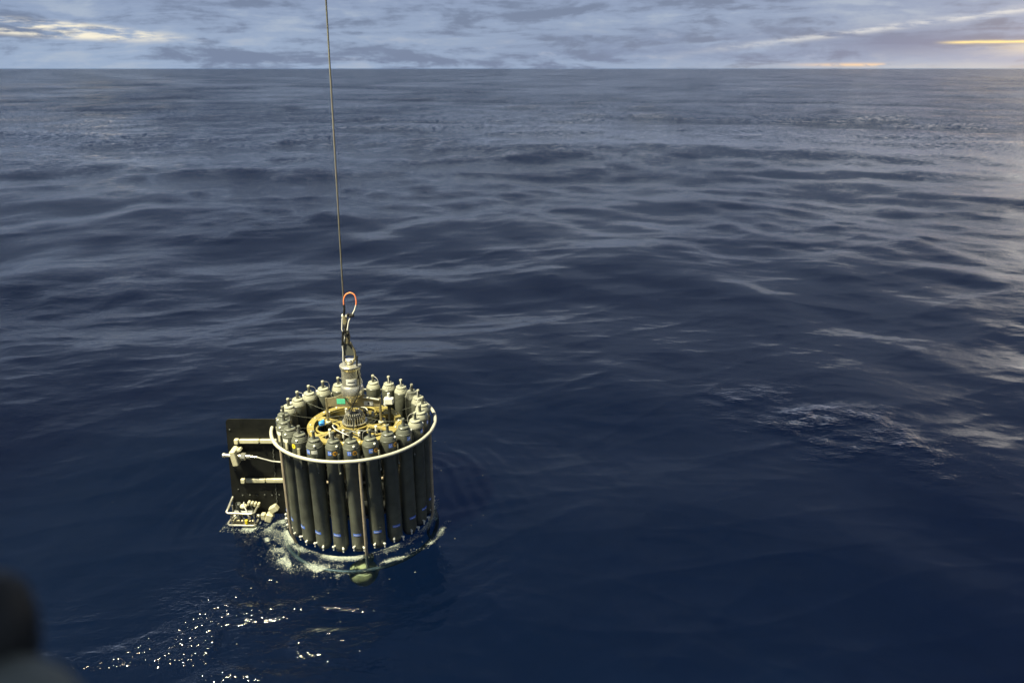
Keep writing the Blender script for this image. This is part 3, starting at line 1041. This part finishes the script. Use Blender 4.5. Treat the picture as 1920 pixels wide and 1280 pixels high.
for i in range(3):
    x = -1.16 + 0.07 * i
    MB().tube([(x, FY - 0.03, 0.20), (x + 0.02, FY - 0.10, 0.235 - 0.02 * i), (x + 0.06, FY - 0.14, 0.17), (x + 0.08, FY - 0.15, 0.09)], 0.0055, 6).build('cradle_lead', ['black', 'wire_white', 'black'][i], cr)
for i in range(7):
    MB().cyl((-1.10 + 0.07 * i, FY - 0.006, 0.265 + 0.004 * (i % 2)), (-1.10 + 0.07 * i, FY - 0.016, 0.265 + 0.004 * (i % 2)), 0.008, 8, bev=0.002).build('fin_bolt', 'stem', fin)
for i in range(4):
    MB().cyl((-1.135, FY - 0.006, G - 0.02 - 0.21 * i), (-1.135, FY - 0.014, G - 0.02 - 0.21 * i), 0.007, 8, bev=0.002).build('fin_bolt', 'stem', fin)
lk = MB()
lk.cyl((-0.97, FY - 0.07, 0.075), (-0.80, FY - 0.07, 0.080), 0.015, 10, bev=0.003)
lk.box((-0.845, FY - 0.08, 0.07), (0.062, 0.07, 0.085), Matrix.Rotation(R(20), 4, 'Y'), 0.007)
lk.box((-0.800, FY - 0.06, 0.150), (0.080, 0.06, 0.062), Matrix.Rotation(R(-32), 4, 'Y'), 0.007)
lk.box((-0.90, FY - 0.08, 0.080), (0.04, 0.05, 0.06), None, 0.005)
lk.build('fin_hinge', 'cream', ros)

# sounder just under the surface in front
SX, SY = 0.12, -0.66
tb = MB().lathe([(0.05, -0.27), (0.105, -0.26), (0.128, -0.22), (0.134, -0.17), (0.120, -0.14), (0.085, -0.122), (0.03, -0.115)], 30, Matrix.Translation((SX, SY, 0)))
for k in range(4):
    a = R(90 * k + 30)
    tb.ball((SX + 0.065 * math.cos(a), SY + 0.065 * math.sin(a), -0.128), 0.044, 14, (1, 1, 0.5))
tb.box((SX, SY + 0.16, -0.20), (0.09, 0.20, 0.06), None, 0.01)
tb.v = [(x, y + 0.03, z - 0.03) for x, y, z in tb.v]
tb.v = [(x + 0.005 * math.sin(31 * y + 50 * z), y + 0.005 * math.sin(37 * x + 41 * z), z + 0.006 * math.sin(43 * x + 29 * y)) for x, y, z in tb.v]
tb.build('sounder_head', 'transducer', ros)

# ------------------------------------------------------------------ hoisting cable, termination and signal loop
cab = empty('hoisting_cable', (RX, RY, G + 0.63))
tag(cab, 'long steel cable dropping from above to the bottle carousel, orange loop at its end', 'cable')
Z0 = G + 0.63
MB().cyl((-0.018, 0, 0.42), (0.17, 0, 9.0), 0.0070, 10).build('cable_rope', 'cable', cab)
# thimble: teardrop cheek plates above the eye
td = MB().tube([(-0.02, 0, 0.19), (-0.045, 0, 0.11), (-0.055, 0, 0.03), (-0.03, 0, -0.03), (0.015, 0, -0.035), (0.052, 0, 0.02), (0.045, 0, 0.09), (0.012, 0, 0.17)], 0.0125, 8, True)
td.build('thimble', 'steel_plate', cab)
MB().prism([(-0.020, 0.17), (-0.042, 0.10), (-0.048, 0.045), (0.044, 0.045), (0.040, 0.09), (0.008, 0.17)], -0.012, 0.012).build('thimble_cheek', 'stem', cab, 0)
wr = MB()
wr.tube([(-0.010, 0, 0.16), (-0.004, 0.002, 0.22), (-0.012, 0, 0.30), (-0.016, 0, 0.36), (-0.018, 0, 0.425)], [0.020, 0.024, 0.021, 0.024, 0.019], 10)
wr.build('cable_socket', 'steel_plate', cab)
for z_, r_ in ((0.245, 0.029), (0.325, 0.031), (0.335, 0.029)):
    MB().cyl((-0.013, 0, z_ - 0.011), (-0.014, 0, z_ + 0.011), r_, 12, bev=0.003).build('tape_wrap', 'rubber', cab)
MB().box((-0.016, 0, 0.420), (0.05, 0.03, 0.025), None, 0.004).build('socket_collar', 'white_plastic', cab)
MB().tube([(-0.034, -0.016, 0.40), (-0.045, -0.02, 0.30), (-0.024, -0.022, 0.22), (-0.052, -0.022, 0.16), (-0.050, -0.02, 0.08), (-0.058, -0.02, 0.0), (-0.05, -0.02, -0.03)], 0.0055, 8).build('side_lead', 'wire_white', cab)
MB().tube([(0.004, -0.022, 0.36), (-0.020, -0.024, 0.28), (0.012, -0.025, 0.20), (0.010, -0.02, 0.14)], 0.006, 8).build('side_lead', 'rubber', cab)
MB().tube([(-0.036, -0.02, 0.28), (-0.044, -0.022, 0.20), (-0.05, -0.022, 0.15)], 0.011, 8).build('lead_sleeve', 'rubber', cab)


def cat(pts, n=6):
    P = [Vector(p) for p in pts]
    P = [P[0] * 2 - P[1]] + P + [P[-1] * 2 - P[-2]]
    o = []
    for i in range(1, len(P) - 2):
        for k in range(n):
            t = k / n
            a, b, c, d = P[i - 1], P[i], P[i + 1], P[i + 2]
            o.append(0.5 * ((2 * b) + (c - a) * t + (2 * a - 5 * b + 4 * c - d) * t * t + (3 * b - a - 3 * c + d) * t ** 3))
    o.append(P[-2])
    return o


loop = cat([(-0.012, -0.012, 0.52), (-0.006, -0.02, 0.575), (0.014, -0.025, 0.618), (0.055, -0.028, 0.638), (0.092, -0.028, 0.618), (0.103, -0.027, 0.565), (0.098, -0.026, 0.525)])
MB().tube(loop, 0.0058, 8).build('orange_loop', 'orange', cab)
MB().tube(cat([(0.098, -0.026, 0.526), (0.082, -0.024, 0.48), (0.050, -0.022, 0.425), (0.022, -0.022, 0.37), (0.004, -0.026, 0.29)]), 0.0056, 8).build('white_lead', 'wire_white', cab)
MB().tube(cat([(-0.020, -0.012, 0.43), (-0.010, -0.014, 0.48), (-0.012, -0.012, 0.525)]), 0.010, 8).build('black_lead', 'rubber', cab)
kt = MB()
for i in range(5):
    kt.ball((0.022 + 0.010 * i, -0.024 + 0.006 * (i % 2), 0.436 - 0.007 * (i % 3)), 0.015, 8)
kt.build('tie_knot', 'rubber', cab)

# ------------------------------------------------------------------ foam where the cage meets the water
def foam(name, label, n, gen, mats):
    vs_, fs_ = [], []
    rng = np.random.default_rng(len(name) + n)
    spots = [gen(rng) for i in range(n)]
    zs = sea_z([q[0] for q in spots], [q[1] for q in spots])
    for i in range(n):
        x, y, s = spots[i]
        z = float(zs[i]) + 0.005
        m_ = 6
        o = len(vs_)
        ph = rng.uniform(0, 6.28)
        ex = rng.uniform(0.8, 2.2)
        rot = math.atan2(y - RY, x - RX) + math.pi / 2 + rng.normal(0, 0.5)
        cr_, sr_ = math.cos(rot), math.sin(rot)
        vs_.append((x, y, z + s * 0.45))
        for ring_, hh in ((0.62, 0.34), (1.0, -0.2)):
            for k in range(m_):
                a = ph + 2 * math.pi * k / m_
                rr_ = s * ring_ * rng.uniform(0.7, 1.25)
                u, w = rr_ * math.cos(a) * ex, rr_ * math.sin(a)
                vs_.append((x + u * cr_ - w * sr_, y + u * sr_ + w * cr_, z + s * hh))
        for k in range(m_):
            k2 = (k + 1) % m_
            fs_.append((o, o + 1 + k, o + 1 + k2))
            fs_.append((o + 1 + k, o + 1 + m_ + k, o + 1 + m_ + k2, o + 1 + k2))
    mb = MB()
    mb.add(vs_, fs_)
    o = mb.build(name, mats, None, 60)
    return tag(o, label, 'foam', None, 'stuff')


M['foam'] = pbr('sea_foam', (0.33, 0.36, 0.30), 0.5, 0, 0.2, 30, spec=0.5)


def clump(x, y, f, seed, lo=0.5, hi=0.75):
    return float(smooth01((vnoise(np.array([x * f]), np.array([y * f]), seed)[0] - lo) / (hi - lo)))


def gen_collar(rng):
    while True:
        th = rng.uniform(-105, 100)
        r = 0.715 + abs(rng.normal(0, 0.026))
        p = polar(r, th)
        if rng.random() < (0.10 + 0.9 * clump(p.x, p.y, 17, 31, 0.35, 0.8)) * (1.0 if th < 25 else 0.55):
            return RX + p.x, RY + p.y, 0.0009 + 0.0022 * rng.random() ** 3


def gen_arc(rng):
    while True:
        th = rng.uniform(-62, 75)
        if abs(th - 8) < 9 and rng.random() < 0.6:
            continue
        wob = 0.02 * math.sin(th * 0.16) + 0.010 * math.sin(th * 0.43)
        wd = 0.036 if -50 < th < 0 else 0.013
        p = polar(0.915 + wob + rng.normal(0, wd), th)
        dens = math.exp(-((th + 20) / 18) ** 2) + 0.22
        if rng.random() < dens * (0.06 + 0.94 * clump(p.x, p.y, 24, 33, 0.4, 0.8)):
            return RX + p.x, RY + p.y, 0.0008 + 0.0021 * rng.random() ** 3


def gen_fin(rng):
    while True:
        if rng.random() < 0.5:
            x = rng.uniform(-1.27, -0.93)
            y = FY - 0.18 + rng.normal(0, 0.03)
        else:
            x = rng.uniform(-1.0, -0.70)
            y = FY - 0.13 + rng.normal(0, 0.08)
        if rng.random() < 0.08 + 0.92 * clump(x, y, 22, 35, 0.4, 0.8):
            return RX + x, RY + y, 0.0009 + 0.0024 * rng.random() ** 3


def gen_wash(rng):
    while True:
        if rng.random() < 0.010:  # sparse pale specks all round: floodlight glints modelled as flecks, with loose foam
            p = polar(0.85 + abs(rng.normal(0, 0.55)), rng.uniform(-180, 180))
            return RX + p.x, RY + p.y, 0.0018 + 0.0022 * rng.random()
        a = rng.uniform(-100, -35)
        r = 0.76 + abs(rng.normal(0, 0.12))
        p = polar(r, a)
        if rng.random() < clump(p.x, p.y, 16, 37, 0.5, 0.85):
            return RX + p.x, RY + p.y, 0.0008 + 0.0018 * rng.random() ** 3


foam('collar_foam', 'white foam collar around the foot of the bottles', 9000, gen_collar, 'foam')
foam('bow_foam', 'curved line of foam on the water in front of the carousel', 6500, gen_arc, 'foam')
foam('fin_foam', 'white splashes around the cradle at the foot of the black fin', 2300, gen_fin, 'foam')
foam('wash_foam', 'scattered foam flecks between the fin and the carousel, sparse glint specks all round', 1400, gen_wash, 'foam')

# ------------------------------------------------------------------ the ship's rail close to the camera, out of focus
def near(px, py, d):
    """a point at distance d along a sight line of the standing place (photo pixels 1920 x 1280)"""
    u, w = (px - 960) / 1400, -(py - 640) / 1400
    c, s = math.cos(R(20.09)), math.sin(R(20.09))
    return Vector((u * d, (c + w * s) * d, H + (-s + w * c) * d))


rail = empty('ship_rail', near(-60, 1330, 0.30))
tag(rail, 'blurred grey painted rail with dark knob at the lower left edge, close up', 'rail')
base = rail.location


def rel(p):
    return p - base


a_, b_ = near(-420, 1330, 0.34), near(60, 1300, 0.27)
e_ = near(150, 1440, 0.24)
MB().tube(cat([rel(near(-420, 1345, 0.34)), rel(near(-120, 1320, 0.30)), rel(near(20, 1325, 0.28)), rel(near(75, 1380, 0.27)), rel(near(110, 1500, 0.26)), rel(near(130, 1700, 0.26))], 8), 0.0185, 16).build('rail_bar', 'rail_paint', rail)
k0, k1 = near(-22, 1290, 0.29), near(-36, 1075, 0.29)
ax = (k1 - k0)
T = Matrix.Translation(rel(k0)) @ ax.to_track_quat('Z', 'Y').to_matrix().to_4x4()
Lk = ax.length
MB().lathe([(0.012, -0.01), (0.0165, 0.0), (0.0185, Lk * 0.35), (0.0180, Lk * 0.6), (0.0150, Lk * 0.85), (0.0090, Lk * 0.98), (0.003, Lk)], 20, T).build('rail_knob', 'black', rail)
